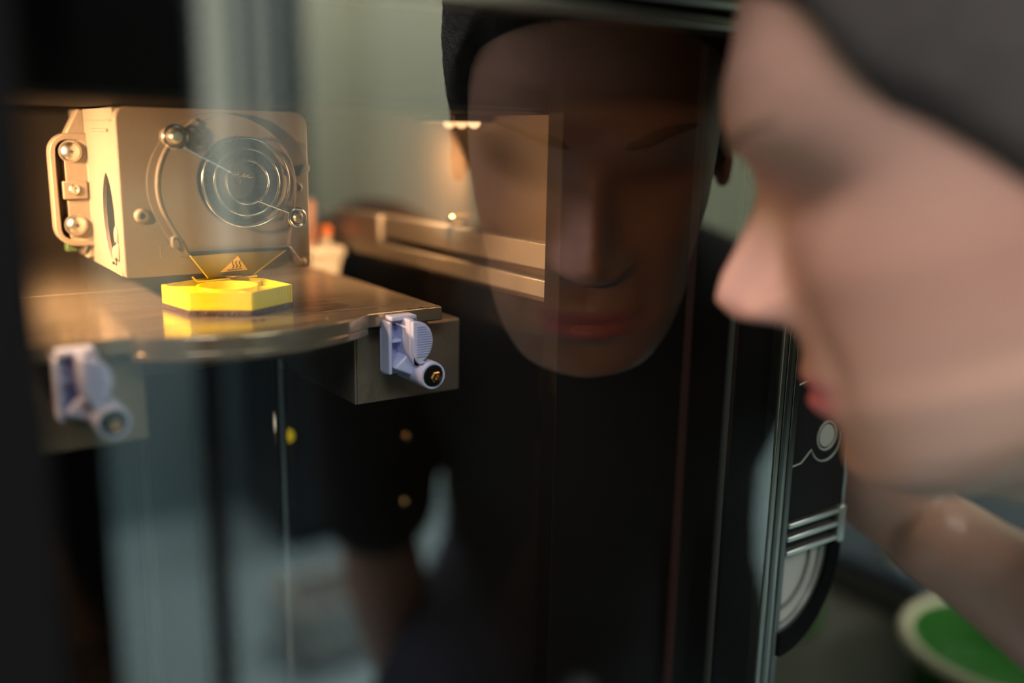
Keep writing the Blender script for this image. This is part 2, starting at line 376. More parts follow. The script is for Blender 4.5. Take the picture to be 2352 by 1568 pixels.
# outer casing
pp('casing_top', MB().box(-.20, .43, .30, .98, 1.34, 1.50), 'casing', bevel=.01)
pp('casing_side', MB().box(-.20, -.19, .30, .98, .76, 1.34), 'casing')
pp('casing_side', MB().box(.392, .402, .335, .98, .76, 1.34), 'casing')
pp('casing_back', MB().box(-.19, .392, .97, .98, .76, 1.34), 'casing')
pp('casing_base', MB().box(-.20, .402, .30, .98, .752, .795), 'casing', bevel=.004)
for x in (-.16, .36):
    for y in (.36, .92): pp('foot', MB().cyl((x,y,.75),(x,y,.753),.02), 'dark')
# glass door
door = pp('door', MB().box(-.10, .0355, .262, .318, .80, 1.30), 'black', bevel=.004)                     # wide hinge stile
MB().box(.0355, .3655, G, G+.005, .800, 1.2455).build('glass_pane', 'glass', door)
MB().box(.3405, .3655, G+.0065, G+.009, .800, 1.2455).build('black_border', 'frit', door)
for k, (a, b, m) in enumerate(((.3655, .3688, 'alu'), (.3688, .3716, 'alu_dark'), (.3716, .3752, 'alu'), (.3752, .3790, 'alu_dark'))):
    MB().box(a, b, G-.001-.0008*(k % 2), G+.022, .80, 1.262).build('door_edge_strip', m, door, bevel=.0005)
MB().box(.0355, .3790, G-.001, G+.020, 1.2455, 1.2500).build('top_rail', 'alu', door, bevel=.0008)
MB().box(.0355, .3790, G+.001, G+.020, 1.2500, 1.2535).build('top_groove', 'black', door)
MB().box(.0355, .3790, G-.004, G+.020, 1.2535, 1.2640).build('top_moulding', 'alu', door, bevel=.002)
MB().box(.0355, .3790, G-.001, G+.020, .785, .800).build('bottom_rail', 'alu_dark', door, bevel=.0008)
# control fascia right of the door
cp = pp('control_panel', MB().box(.3800, .4255, G, G+.030, 1.0060, 1.34), 'panel', bevel=.0008)
MB().cyl((.4065, G-.0006, 1.0490), (.4065, G+.001, 1.0490), .0062, n=36).build('button', 'button', cp)
MB().ring((.4065, G-.0004, 1.0490), .0078, .0006, n=40).build('button_ring', 'button', cp)
pth = [(.380, G-.0003, 1.0365), (.387, G-.0003, 1.0372)]
for k in range(0, 13): 
    a = R(200 + 14*k); pth.append((.4065+.0125*math.cos(a), G-.0003, 1.0475+.0125*math.sin(a)))
MB().tube(pth, .00045, 6).build('printed_line', 'button', cp)
MB().tube([(.380, G-.0003, 1.0800), (.388, G-.0003, 1.0815), (.396, G-.0003, 1.090), (.410, G-.0003, 1.094)], .00045, 6).build('printed_line', 'button', cp)
MB().box(.4250, .4268, G-.001, G+.030, 1.0060, 1.34).build('edge_trim', 'silver', cp, bevel=.0004)
for z in (1.0040, .9965, .9885):
    MB().box(.3800, .4215, G-.0022, G+.02, z-.0014, z+.0014).build('trim_strip', 'silver', cp, bevel=.0006)
MB().box(.3800, .4215, G+.0015, G+.02, .9870, 1.0060).build('trim_recess', 'panel', cp)
MB().box(.4215, .4268, G-.003, G+.024, .9855, 1.0066).build('trim_end', 'silver', cp, bevel=.0008)
def arc(cx, cz, a, b, n=24): return [(cx + a*math.sin(math.pi/2*k/n), cz - b*math.cos(math.pi/2*k/n)) for k in range(n+1)]
q = arc(.3790, .9855, .0330, .0400)
MB().prism([(.3790, .9860)] + q, 'y', G+.002, G+.02).build('rounded_cover', 'grey_panel', cp, bevel=.0006)
o1 = arc(.3790, .9855, .0330, .0400); o2 = arc(.3790, .9855, .0355, .0425); o3 = arc(.3790, .9855, .0450, .0555)
rr = lambda a, b, y0, y1, nm, m: MB().loft([[(p[0], y0, p[1]), (q[0], y0, q[1]), (q[0], y1, q[1]), (p[0], y1, p[1])] for p, q in zip(a, b)]).build(nm, m, cp)
rr(o1, o2, G-.001, G+.02, 'cover_bead', 'silver'); rr(o2, o3, G-.003, G+.022, 'cover_rim', 'black')
o4 = arc(.3790, .9855, .0456, .0562); rr(o3, o4, G-.002, G+.02, 'rim_edge', 'silver')
rr(arc(.379, .9855, .0235, .0290), arc(.379, .9855, .0248, .0305), G+.0006, G+.003, 'cover_line', 'casing')

# ------------------------------------------------------------------ build plate on its carriage
ZB = 1.1164; YF = .3977; XL, XR = .0455, .2345
o = thing('platform_carriage', (.14, .60, 1.06), 'dark metal carriage under the build plate with clip blocks', 'carriage')
for a, b in ((.191, .2515), (.0330, .0935)):
    MB().box(a, b, .4085, .72, 1.0685, 1.1072).build('side_block', 'block', o, bevel=.001)
    MB().box(a+.001, b-.001, .4075, .4090, 1.0690, 1.1065).build('face_plate', 'block', o, bevel=.0006)
MB().box(.0935, .191, .455, .72, 1.085, 1.1080).build('cross_plate', 'chamber', o, bevel=.0008)
MB().box(.128, .172, .470, .60, .82, 1.086).build('lift_column', 'chamber_black', o, bevel=.001)
MB().cyl((.110, .50, .801), (.110, .50, 1.085), .0035, n=16).build('guide_rod', 'dark', o)
MB().cyl((.187, .50, .801), (.187, .50, 1.085), .0035, n=16).build('guide_rod', 'chrome', o)
MB().box(.2060, .2300, .6035, .6075, .9880, 1.0690).build('sensor_bracket', 'dark', o)
MB().box(.2160, .2235, .5975, .6040, 1.0000, 1.0075).build('white_glow_dot', 'glow_white', o, bevel=.001)  # white dot given its own glow, it would be dark under the plate
MB().box(.2060, .2270, .5985, .6040, .9905, .9950).build('sensor_bar', 'copper', o, bevel=.001)
MB().ellipsoid((.2287, .6000, .9930), (.0032, .0032, .0032), 14, 10).build('yellow_glow_dot', 'glow_yellow', o)  # yellow dot made to glow, not a known lamp
o = thing('build_plate', (.14, .52, ZB-.008), 'brushed brown metal build plate with a bowed front lip', 'build plate')
n = 28; lip = []
for k in range(n+1):
    t = k/n; x = .0861 + (.1937-.0861)*t; lip.append((x, YF - .0185*math.sin(math.pi*t)**.8))
out = [(XR, .735), (XL, .735), (XL, YF+.0), (.0858, YF)] + lip[1:-1] + [(.1940, YF), (XR, YF)]
MB().prism(out, 'z', ZB-.0072, ZB).build('plate', 'bed', o, bevel=.0009, segs=3)
lw = MB()
lw.loft([[(p[0], p[1]+.0002, ZB-.0070), (p[0], p[1]+.0002, ZB-.0105), (p[0], p[1]+.002, ZB-.0105), (p[0], p[1]+.002, ZB-.0070)] for p in lip]); lw.build('front_lip', 'bed', o, bevel=.0004)
MB().box(XL+.003, XR-.003, .4121, .4126, ZB-.0001, ZB+.00012).build('scribed_line', 'rail', o)
MB().box(XL+.003, XR-.003, .52, .5206, ZB-.0001, ZB+.00012).build('scribed_line', 'rail', o)
for x in (.1395, .1437): MB().prism([(x, .4045), (x+.0022, .4045), (x+.0030, .4078), (x+.0008, .4078)], 'z', ZB-.0001, ZB+.0001).build('slot_mark', 'ink', o)
sl = []
for k in range(13): 
    t = k/12; sl.append((.108+.06*t, .3905 - .0068*math.sin(math.pi*min(1, t*1.05))**.9*.9))
MB().loft([[(p[0], p[1], ZB-.0001), (p[0], p[1]+.0042*math.sin(math.pi*(.08+.84*k/12)), ZB-.0001), (p[0], p[1]+.0042*math.sin(math.pi*(.08+.84*k/12)), ZB+.0001), (p[0], p[1], ZB+.0001)] for k, p in enumerate(sl)]).build('dark_slot', 'ink', o)
for x, y in ((.1735, .3975), (.1090, .3900)): MB().lathe((x, y, ZB), (0,0,1), [(.0012,-.0002),(.0012,.0002),(.0004,.0003)], 14).build('rivet', 'steel', o)
for cx in (.2165, .2232, .0615, .0680): MB().box(cx-.0011, cx+.0011, YF+.0010, YF+.0028, ZB-.0001, ZB+.0001).build('notch_mark', 'ink', o)

def clip(dx, label):
    # a lever clip: pivot barrel, recessed back plate with a cross rib, ribbed thumb tab and a hex bolt
    root = thing('lever_clip', (.2187+dx, .408, 1.0866), label, 'clip')
    bx, bz = .2187+dx, 1.0866
    MB().lathe((bx, .4078, bz), (0,-1,0), [(.0068,0),(.0068,.0270),(.0064,.0285),(.0055,.0285),(.0055,.0265),(.0005,.0265)], 32).build('barrel', 'clip', root)
    MB().lathe((bx, .3815, bz), (0,-1,0), [(.0050,-.001),(.0050,.0022),(.0044,.0028),(.0005,.0024)], 28).build('black_washer', 'black', root)
    b = MB().lathe((bx, .3790, bz), (0,-1,0), [(.0030,-.001),(.0030,.0026),(.0024,.0032),(.0015,.0032),(.0013,.0012),(.0003,.0012)], 6).build('brass_bolt', 'brass', root)
    x0, x1 = .2008+dx, .2172+dx
    MB().prism(rrect(x0, x1, 1.0850, 1.1150, [.001,.003,.003,.003]), 'y', .3985, .4005).build('back_plate', 'clip', root, bevel=.0004)
    MB().box(x0, x0+.0018, .3905, .3990, 1.0868, 1.1125).build('side_rib', 'clip', root, bevel=.0006)
    MB().box(x0+.0015, x1-.0012, .3905, .3990, 1.1128, 1.1150).build('top_rib', 'clip', root, bevel=.0006)
    MB().box(x0+.0018, x0+.0085, .3925, .3990, 1.1018, 1.1034).build('cross_rib', 'clip', root, bevel=.0004)
    MB().box(x1-.0016, x1, .3925, .3990, 1.1085, 1.1135).build('side_rib', 'clip', root, bevel=.0006)
    MB().prism([(x0+.0018, 1.090), (bx-.002, 1.0832), (bx+.0045, 1.0905), (x0+.0105, 1.0975)], 'y', .3890, .3990).build('neck', 'clip', root, bevel=.0012)
    fx0 = x0+.0075
    MB().prism([(fx0, 1.1142), (fx0+.0030, 1.1142), (fx0+.0030, 1.0925), (bx-.0015, 1.0902), (bx-.006, 1.0902), (fx0, 1.098)], 'y', .3838, .3990).build('web', 'clip', root, bevel=.0006)
    d = [(fx0+.0006, 1.1136)]
    for k in range(15):
        a = R(88 - 158*k/14); d.append((fx0+.0035+.0080*math.cos(a), 1.1035+.0098*math.sin(a)))
    d += [(fx0+.0080, 1.0925), (fx0+.0040, 1.0925), (fx0+.0006, 1.0985)]
    tab = MB().prism(d, 'y', .3815, .3846).build('thumb_tab', 'clip', root, bevel=.0005)
    for k in range(13):
        z = 1.0968 + .0012*k; s_ = max(0.0, 1-((z-1.1035)/.0098)**2)
        xe = fx0+.0035+.0080*math.sqrt(s_)-.0012
        rb = MB().box(fx0+.0022, xe, .3809, .3816, z-.00028, z+.00028).build('grip_ridge', 'clip', root)
        rb.parent = tab; rb.location = (0, 0, 0)
    return root
clip(0, 'lavender lever clip with a brass bolt at the plate\'s far front corner')
clip(-.1450, 'lavender lever clip hanging under the plate\'s near shadowed corner')

# ------------------------------------------------------------------ printed part
A = np.array([.1146,.4575]); B = np.array([.1199,.4316]); Cc = np.array([.1442,.4169]); D = np.array([.1690,.4301])
ctr = (A+D)/2; hexp = [A, B, Cc, D, 2*ctr-B, 2*ctr-Cc]
ctr = np.mean(hexp, axis=0)
hx = lambda s: [tuple(ctr + (p-ctr)*s) for p in hexp]
o = thing('printed_part', (ctr[0], ctr[1], ZB), 'yellow hexagonal printed part with round inner wall on the build plate', 'printed part')
MB().prism(hx(1.012), 'z', ZB, ZB+.0027).build('dark_base', 'brown_base', o, bevel=.0003)
z0, z1 = ZB+.0027, ZB+.0114
def wall(outer, inner, a, b): 
    L_ = lambda ps, z: [(p[0], p[1], z) for p in ps]
    return MB().loft([L_(outer, a), L_(outer, b), L_(inner, b), L_(inner, a)], closed=True)
wall(hx(1.0), hx(.962), z0, z1).build('outer_wall', 'yellow', o, bevel=.0002)
MB().prism(hx(.96), 'z', z0, z0+.0012).build('floor_layer', 'yellow', o)
circ = lambda r, n=48: [(ctr[0]+r*math.cos(2*math.pi*k/n), ctr[1]+r*math.sin(2*math.pi*k/n)) for k in range(n)]
wall(circ(.0142), circ(.0131), z0, z1-.0002).build('inner_ring_wall', 'yellow', o)
for k in range(6):
    p = ctr + (np.array(hexp[k])-ctr)*.93; q = ctr + (np.array(hexp[k])-ctr)/np.linalg.norm(np.array(hexp[k])-ctr)*.0148
    d = (p-q)/np.linalg.norm(p-q); nn = np.array([-d[1], d[0]])*.0008
    MB().prism([tuple(q-nn), tuple(p-nn), tuple(p+nn), tuple(q+nn)], 'z', z0+.002, z1-.0010).build('spoke_wall', 'yellow', o)
for k in range(14):
    e = D + (Cc-D)*(k+.5)/14; dd = (Cc-D)/np.linalg.norm(Cc-D); nn = np.array([-dd[1], dd[0]]); nn = nn if (nn @ (e-ctr)) > 0 else -nn
    pr = [tuple(e-dd*.0004), tuple(e+dd*.0004), tuple(e+dd*.0003+nn*.00025), tuple(e-dd*.0003+nn*.00025)]
    MB().prism(pr, 'z', z0+.0004, z1-.0004).build('wall_ridge', 'yellow', o)

# ------------------------------------------------------------------ print head
YB = .463
PH = thing('print_head', (.146, .51, 1.131), 'taupe print head with a round wire-guarded fan', 'print head')
def hp(name, mb, m, **k): return mb.build(name, m, PH, **k)
x0, x1, zb_, zt = .1000, .1926, 1.1309, 1.2101
FC = (.1568, 1.1757)
outline = rrect(x0, x1, zb_, zt, [.001, .0075, .0050, .001], 8)
hp('front_shell', holed(MB(), outline, FC, .0212, YB, YB+.006, 160), 'taupe', bevel=.0006)
sh = MB()
sh.box(x0+.0006, x1-.0006, YB+.006, .575, zt-.0045, zt-.0005)
sh.box(x1-.0035, x1-.0006, YB+.006, .575, zb_+.001, zt-.004)
sh.box(x0+.0006, x1-.0006, YB+.006, .575, zb_, zb_+.002)
hp('housing_body', sh, 'taupe', bevel=.0006)
hp('housing_back', MB().box(x0+.002, x1-.002, .573, .577, zb_+.001, zt-.001), 'dark')
# left side wall with a tall lens shaped opening (Y-Z plane)
sw = MB(); N = 96; oc = (.4905, 1.1580)
sidepoly = [(YB+.006, zb_), (.560, zb_), (.560, 1.1330), (.556, 1.137), (.536, 1.1405), (.536, zt-.0005), (YB+.006, zt-.0005)]
ov = polar(sidepoly, oc, N); iv = []
for k in range(N):
    a = 2*math.pi*k/N; c_, s_ = math.cos(a), math.sin(a); iv.append((oc[0]+.0125*np.sign(c_)*abs(c_)**1.3, oc[1]+.0210*s_))
sw.loft([[(x0, p[0], p[1]) for p in ov], [(x0+.0025, p[0], p[1]) for p in ov], [(x0+.0025, p[0], p[1]) for p in iv], [(x0, p[0], p[1]) for p in iv]], closed=True)
hp('side_wall', sw, 'taupe', bevel=.0004)
hp('side_recess_liner', MB().box(x0+.012, x0+.014, .470, .535, 1.134, 1.20), 'dark')
hp('side_ledge', MB().box(x0-.0010, x0+.0005, .478, .512, 1.1985, 1.2000), 'taupe', bevel=.0003)
hp('side_ledge', MB().box(x0-.0008, x0+.0005, YB+.007, .5300, 1.2035, 1.2042), 'taupe', bevel=.0002)
for z, y in ((1.1500, .475), (1.1425, .4745), (1.1400, .481)):
    hp('vent_louver', MB().ellipsoid((x0-.0002, y, z), (.0012, .0030, .0048), 14, 10), 'taupe')
    hp('louver_slot', MB().box(x0-.0016, x0-.0009, y-.0008, y+.0008, z-.0042, z-.0030), 'dark')
# flange at the left: front facing, with a slot, two round screws and a square block
fl = MB(); YFl = .530
fpoly = rrect(.0822, .1012, 1.1395, 1.1975, [.001, .001, .0100, .0100], 8)
slot = rrect(.0850, .0995, 1.1432, 1.1940, [.0045, .0045, .0060, .0060], 8)
cf = (.0915, 1.1690); po = polar(fpoly, cf, 120); ps = polar(slot, cf, 120)
f3 = lambda pts, y: [(p[0], y, p[1]) for p in pts]
fl.loft([f3(po, YFl), f3(po, YFl+.010), f3(ps, YFl+.010), f3(ps, YFl)], closed=True)
fo = hp('flange', fl, 'taupe', bevel=.0006)
hp('flange_floor', MB().prism(slot, 'y', YFl+.0075, YFl+.010), 'taupe')
hp('flange_pad', MB().prism(rrect(.0890, .1008, 1.1420, 1.1950, .003), 'y', YFl+.0012, YFl+.008), 'taupe', bevel=.0005)
for z in (1.1882, 1.1507):
    sc = hp('flange_screw', MB().lathe((.0920, YFl+.004, z), (0,-1,0), [(.0056,0),(.0056,.0034),(.0050,.0034),(.0049,.0052),(.0040,.0064),(.0022,.0070),(.0003,.0071)], 28), 'steel')
    for a in range(3):
        d = (math.cos(R(60*a+10))*.0013, math.sin(R(60*a+10))*.0013)
        MB().tube([(.0920-d[0], YFl-.0031, z-d[1]), (.0920+d[0], YFl-.0031, z+d[1])], .00028, 6).build('screw_socket', 'ink', sc)
bl = hp('square_block', MB().box(.0870, .0990, YFl-.0005, YFl+.006, 1.1640, 1.1732), 'taupe', bevel=.0006)
MB().lathe((.0922, YFl-.0004, 1.1690), (0,-1,0), [(.0026,0),(.0026,.0012),(.0018,.0016),(.0003,.0010)], 20).build('block_stud', 'steel', bl)
hp('flange_arm', MB().prism([(.0965, 1.1330), (.1010, 1.1330), (.1010, 1.1450), (.0985, 1.1440), (.0985, 1.1380)], 'y', YFl+.002, YFl+.012), 'taupe', bevel=.0008)
hp('flange_top_tab', MB().prism([(.0905, 1.1965), (.1005, 1.1955), (.1005, 1.2095), (.0975, 1.2095)], 'y', YFl+.004, YFl+.014), 'taupe', bevel=.0008)
hp('terminal_block', MB().box(.0880, .0935, YFl+.008, YFl+.016, 1.1360, 1.1400), 'dull_green', bevel=.0005)
# fan scroll: disc and funnel raised off the front, with a rim
cc = (.1496, 1.1734); RC = .0343
pts = [(cc[0]+RC*math.cos(2*math.pi*k/72), cc[1]+RC*math.sin(2*math.pi*k/72)) for k in range(72)] + [(.1275, 1.1412), (.1793, 1.1425)]
scroll = hull([(round(a, 6), round(b, 6)) for a, b in pts])
hp('fan_scroll', holed(MB(), scroll, FC, .0218, YB-.0042, YB+.0005, 192), 'taupe', bevel=.0012, segs=3)
so = polar(scroll, (.153, 1.170), 160)
rim = [((p[0]-.153)*.985+.153, YB-.0044, (p[1]-1.170)*.985+1.170) for p in so]
hp('scroll_rim', MB().tube(rim, .00075, 8, True), 'taupe')
base = hull([(round(.146+(a-.146)*1.07-.0015, 6), round(1.170+(b-1.170)*1.035, 6)) for a, b in pts])
base = [(min(max(p[0], .1035), .1875), min(max(p[1], 1.136), 1.2085)) for p in base]
hp('scroll_base', holed(MB(), hull(base), FC, .0220, YB-.0014, YB+.0003, 192), 'taupe', bevel=.0005)
well = MB(); n = 64
ringp = lambda r, y: [(FC[0]+r*math.cos(2*math.pi*k/n), y, FC[1]+r*math.sin(2*math.pi*k/n)) for k in range(n)]
well.loft([ringp(.0212, YB-.001), ringp(.0226, YB-.001), ringp(.0226, YB+.016), ringp(.0212, YB+.016)], closed=True)
hp('fan_well', well, 'dark')
hp('fan_floor', MB().cyl((FC[0], YB+.014, FC[1]), (FC[0], YB+.016, FC[1]), .0215, n=48), 'dark')
fan = hp('fan_hub', MB().lathe((FC[0], YB+.013, FC[1]), (0,-1,0), [(.0098,0),(.0098,.008),(.0088,.0095),(.0018,.0097),(.0012,.0090),(.0003,.0090)], 32), 'dark')
for k in range(9):
    a = 2*math.pi*k/9; ca, sa = math.cos(a), math.sin(a); t = (-sa, ca)
    P_ = lambda r, w, y: (FC[0]+ca*r+t[0]*w, y, FC[1]+sa*r+t[1]*w)
    MB().add([P_(.0095,-.002,YB+.012), P_(.0200,-.0035,YB+.012), P_(.0200,.0035,YB+.006), P_(.0095,.002,YB+.006),
              P_(.0095,-.002,YB+.0126), P_(.0200,-.0035,YB+.0126), P_(.0200,.0035,YB+.0066), P_(.0095,.002,YB+.0066)],
             [(0,1,2,3),(7,6,5,4),(0,4,5,1),(1,5,6,2),(2,6,7,3),(3,7,4,0)]).build('blade', 'dark', fan)
# wire guard: three rings, two straight legs with eyes on posts
GY = YB-.0105
fg = hp('fan_guard', MB().ring((FC[0]-.0002, GY, FC[1]-.0002), .0214, .00062, n=80), 'chrome')
MB().ring((FC[0], GY, FC[1]), .0160, .00062, n=72).build('guard_ring', 'chrome', fg)
MB().ring((FC[0], GY, FC[1]), .0105, .00062, n=64).build('guard_ring', 'chrome', fg)
TL = (.1235, 1.1968); BR = (.1812, 1.1580)
u = np.array([FC[0]-TL[0], FC[1]-TL[1]]); u = u/np.linalg.norm(u)
def leg(p, q): 
    MB().tube([(p[0], GY-.0010, p[1]), (q[0], GY-.0010, q[1])], .00068, 8).build('guard_leg', 'chrome', fg)
leg((TL[0]+.0035, TL[1]-.0045), (FC[0]-.0078, FC[1]+.0048)); leg((FC[0]+.0042, FC[1]-.0088), (BR[0]-.0032, BR[1]+.0022))
for (x, z), r in ((TL, .0050), (BR, .0043)):
    po_ = hp('guard_post', MB().lathe((x, YB+.001, z), (0,-1,0), [(r*.95,0),(r*.95,.0085),(r*.8,.0115),(r*.45,.0135),(r*.40,.0115),(r*.1,.0115)], 28), 'taupe')
    MB().ring((x, GY-.0012, z), r*1.0, .00085, n=40).build('wire_eye', 'chrome', po_)
    MB().lathe((x, YB-.0118, z), (0,-1,0), [(r*.62,-.001),(r*.62,.0012),(r*.42,.0024),(r*.30,.0024),(r*.28,.0006),(r*.05,.0006)], 24).build('screw', 'steel', po_)
hp('post_bracket', MB().prism([(.1265, 1.1985), (.1345, 1.2055), (.1370, 1.2030), (.1290, 1.1955)], 'y', YB-.0065, YB), 'taupe', bevel=.0004)
lint = MB()
for k in range(26):
    a = random.uniform(-.0045, .0045); lint.tube([(FC[0]-.002+a, GY+.0005, FC[1]+.0030-a*.25), (FC[0]-.002+a+random.uniform(-.002,.002), GY-.0004, FC[1]+.0030-a*.25+random.uniform(-.001,.0016))], .00012, 4)
lo = hp('lint', lint, 'beige'); lo['kind'] = 'stuff'
# bosses and small marks
for x, z, r in ((.1088, 1.1603, .0036), (.1862, 1.1722, .0026)):
    bo = hp('boss', MB().lathe((x, YB+.0005, z), (0,-1,0), [(r,0),(r*.97,.0022),(r*.75,.0036),(r*.45,.0040),(r*.40,.0026),(r*.05,.0026)], 26), 'taupe')
    MB().cyl((x, YB-.0024, z), (x, YB-.0020, z), r*.42, n=20).build('boss_hole', 'ink', bo)
hp('latch', MB().prism(rrect(.1208, .1247, 1.1445, 1.1505, .0016), 'y', YB-.0052, YB), 'taupe', bevel=.0005)
hp('latch_hook', MB().tube([(.1218, YB-.0056, 1.1492), (.1236, YB-.0058, 1.1494), (.1244, YB-.0058, 1.1470), (.1246, YB-.0058, 1.1450), (.1232, YB-.0056, 1.1446)], .0005, 8), 'dark')
hp('seam_line', MB().tube([(.1165, YB-.0001, 1.1395), (.1165, YB-.0001, 1.1455), (.1220, YB-.0001, 1.1457)], .0002, 6), 'rail')
hp('side_notch', MB().box(.1885, .1930, YB-.0003, YB+.004, 1.1812, 1.1838), 'dark', bevel=.0003)
hp('side_flap', MB().prism([(.1860, 1.1775), (.1926, 1.1805), (.1926, 1.1838), (.1895, 1.1838)], 'y', YB-.0022, YB), 'taupe', bevel=.0005)
hp('lower_catch', MB().lathe((.1880, YB+.001, 1.1335), (0,-1,0), [(.0022,0),(.0022,.0022),(.0010,.0030),(.0002,.0030)], 18), 'taupe')
hp('diagonal_rib', MB().prism([(.1790, 1.1430), (.1815, 1.1420), (.1880, 1.1330), (.1868, 1.1316), (.1840, 1.1330)], 'y', YB-.0020, YB), 'taupe', bevel=.0005)
for x, z in ((.1405, 1.1915), (.1317, 1.1475), (.1785, 1.1795)):
    hp('pin', MB().lathe((x, YB-.0040, z), (0,-1,0), [(.0011,0),(.0009,.0005),(.0002,.0006)], 12), 'taupe')
# heat shield with the hot surface sign
yt, ybm = YB-.0060, YB-.0012
shp = [(.1290, 1.1408), (.1780, 1.1420), (.1612, 1.1291), (.1383, 1.1287)]
def sl_(p, off=0): 
    t = (p[1]-1.1287)/(1.1420-1.1287); return (p[0], ybm+(yt-ybm)*t+off, p[1])
hs = hp('heat_shield', MB().loft([[sl_(p) for p in shp], [sl_(p, .0016) for p in shp]]), 'plate', bevel=.0002)
MB().tube([sl_(shp[0], .0004), sl_(shp[3], .0004)], .00045, 6).build('edge_glow', 'plate_edge', hs)  # edge glow drawn as brighter yellow tubes
MB().tube([sl_(shp[1], .0004), sl_(shp[2], .0004)], .00045, 6).build('edge_glow', 'plate_edge', hs)
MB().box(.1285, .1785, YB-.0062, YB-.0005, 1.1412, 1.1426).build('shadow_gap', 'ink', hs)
tri = [(.1440, 1.1314), (.1578, 1.1318), (.1522, 1.1394)]
def sgn(pts, off): return [sl_(p, off) for p in pts]
MB().loft([sgn(tri, -.00035), sgn(tri, .0002)]).build('warning_sign', 'sign', hs)
wv = MB()
for k in range(3):
    bx = .1498+.0018*k
    wv.tube([(lambda p: (p[0], p[1], p[2]))(sl_((bx + .00055*math.sin(i/8*2*math.pi)+.0009*i/8*.3, 1.1332+.0038*i/8), -.00045)) for i in range(9)], .00022, 5)
wv.tube([sl_((.1474, 1.13235), -.00045), sl_((.1548, 1.13260), -.00045)], .00018, 5)
wv.build('heat_symbol', 'ink', hs)
hp('wiper_wire', MB().tube([(.1298, YB-.004, 1.1302), (.1320, YB-.004, 1.1279), (.1360, YB-.004, 1.1277), (.1620, YB-.004, 1.1285)], .0005, 8), 'plate_edge')
hp('nozzle', MB().lathe((.1500, YB-.0035, 1.1300), (0,0,-1), [(.0045,0),(.0040,.0008),(.0012,.0024),(.0005,.0026)], 18), 'brass')
hp('nozzle_plate', MB().box(.1385, .1625, YB-.001, YB+.02, 1.1290, 1.1312), 'dark')
hp('carriage_bracket', MB().box(.12, .172,   .577, .60, 1.15, 1.2098), 'dark')

# ------------------------------------------------------------------ purge bin behind the head
o = thing('purge_bin', (.262, .61, 1.10), 'cream purge bin behind the print head', 'bin')
MB().loft([[(.249,.598,1.098),(.268,.598,1.098),(.268,.625,1.098),(.249,.625,1.098)], [(.2475,.596,1.118),(.2718,.596,1.118),(.2718,.63,1.118),(.2475,.63,1.118)]]).build('body', 'cupw', o, bevel=.001)
MB().box(.2465, .2730, .594, .632, 1.1165, 1.1235).build('rim', 'cupw', o, bevel=.002)
MB().box(.252, .266, .60, .63, 1.06, 1.099).build('bracket', 'dark', o)
o = thing('wiper_brush', (.2610, .62, 1.123), 'copper coloured rod with an orange cap above the purge bin', 'brush')
MB().cyl((.2580, .62, 1.1230), (.2580, .62, 1.1540), .0040, n=16).build('rod', 'copper', o)
MB().cyl((.2665, .612, 1.1230), (.2665, .612, 1.1295), .0030, n=16).build('stem', 'cupw', o)
MB().ellipsoid((.2665, .612, 1.1330), (.0042,.0042,.0042), 16, 10).build('cap', 'orange', o)

# ------------------------------------------------------------------ bench clutter right of the printer
o = thing('tool_case', (.93, .53, .75), 'low dark tool case on the bench behind the man\'s forearm', 'case')
MB().box(.78, 1.08, .44, .62, .75, .782).build('body', 'dark', o, bevel=.006)
MB().box(.78, 1.08, .44, .62, .783, .795).build('lid', 'navy', o, bevel=.004)
MB().box(.89, .97, .432, .44, .768, .788).build('latch', 'alu_dark', o, bevel=.002)
tub('green_tub', (.690, .520, .75), .034, .085, 'green', None, 'narrow green tub on the bench seen below the rounded printer cover', 'tub')
tub('green_bowl', (.745, .340, .75), .078, .046, 'green', None, 'wide green bowl with a beige rim under the man\'s forearm', 'bowl', 'beige')
o = thing('glue_bottle', (.812, .478, .795), 'small off-white bottle standing on the dark tool case', 'bottle')
MB().lathe((.812, .478, .795), (0,0,1), [(.016,0),(.018,.004),(.018,.022),(.012,.029),(.008,.032)], 24).build('body', 'offwhite', o)
MB().lathe((.812, .478, .827), (0,0,1), [(.008,0),(.006,.012),(.002,.015)], 20).build('nozzle', 'offwhite', o)

#@@PERSON
# ------------------------------------------------------------------ the man leaning in from the right
def limb(path, rad, n=18):
    # round-ended limb; rad = radius per path point
    P = [Vector(p) for p in path]
    d0 = (P[0]-P[1]).normalized(); d1 = (P[-1]-P[-2]).normalized()
    pts, rs = [], []
    for k in range(4):
        a = R(90*k/4 + 6); pts.append(P[0]+d0*rad[0]*math.cos(a)); rs.append(rad[0]*math.sin(a))
    for i in range(len(P)-1):                      # smooth the path a little by sampling
        for k in range(4):
            t = k/4; pts.append(P[i].lerp(P[i+1], t)); s_ = t*t*(3-2*t); rs.append(rad[i]*(1-s_)+rad[i+1]*s_)
    pts.append(P[-1]); rs.append(rad[-1])
    for k in range(1, 5):
        a = R(90*k/4 - 4); pts.append(P[-1]+d1*rad[-1]*math.sin(a)); rs.append(rad[-1]*math.cos(a))
    return pts, rs
def add_limb(mb, path, rad, n=18):
    pts, rs = limb(path, rad); mb.tube(pts, rs, n)
def oval_loft(mb, secs, n=28):
    rings = []
    for c, a, b in secs:
        c, a, b = Vector(c), Vector(a), Vector(b)
        rings.append([tuple(c + a*math.cos(2*math.pi*k/n) + b*math.sin(2*math.pi*k/n)) for k in range(n)])
    mb.loft(rings)
yaw = R(-38); pt = R(22)
f2 = np.array([math.sin(yaw), math.cos(yaw), 0.0]); zz = np.array([0, 0, 1.0])
HF = math.cos(pt)*f2 - math.sin(pt)*zz; HU = math.sin(pt)*f2 + math.cos(pt)*zz; HL = np.cross(HU, HF)
HS = 1.03
TIP = np.array([.2741, .2541, 1.1379])
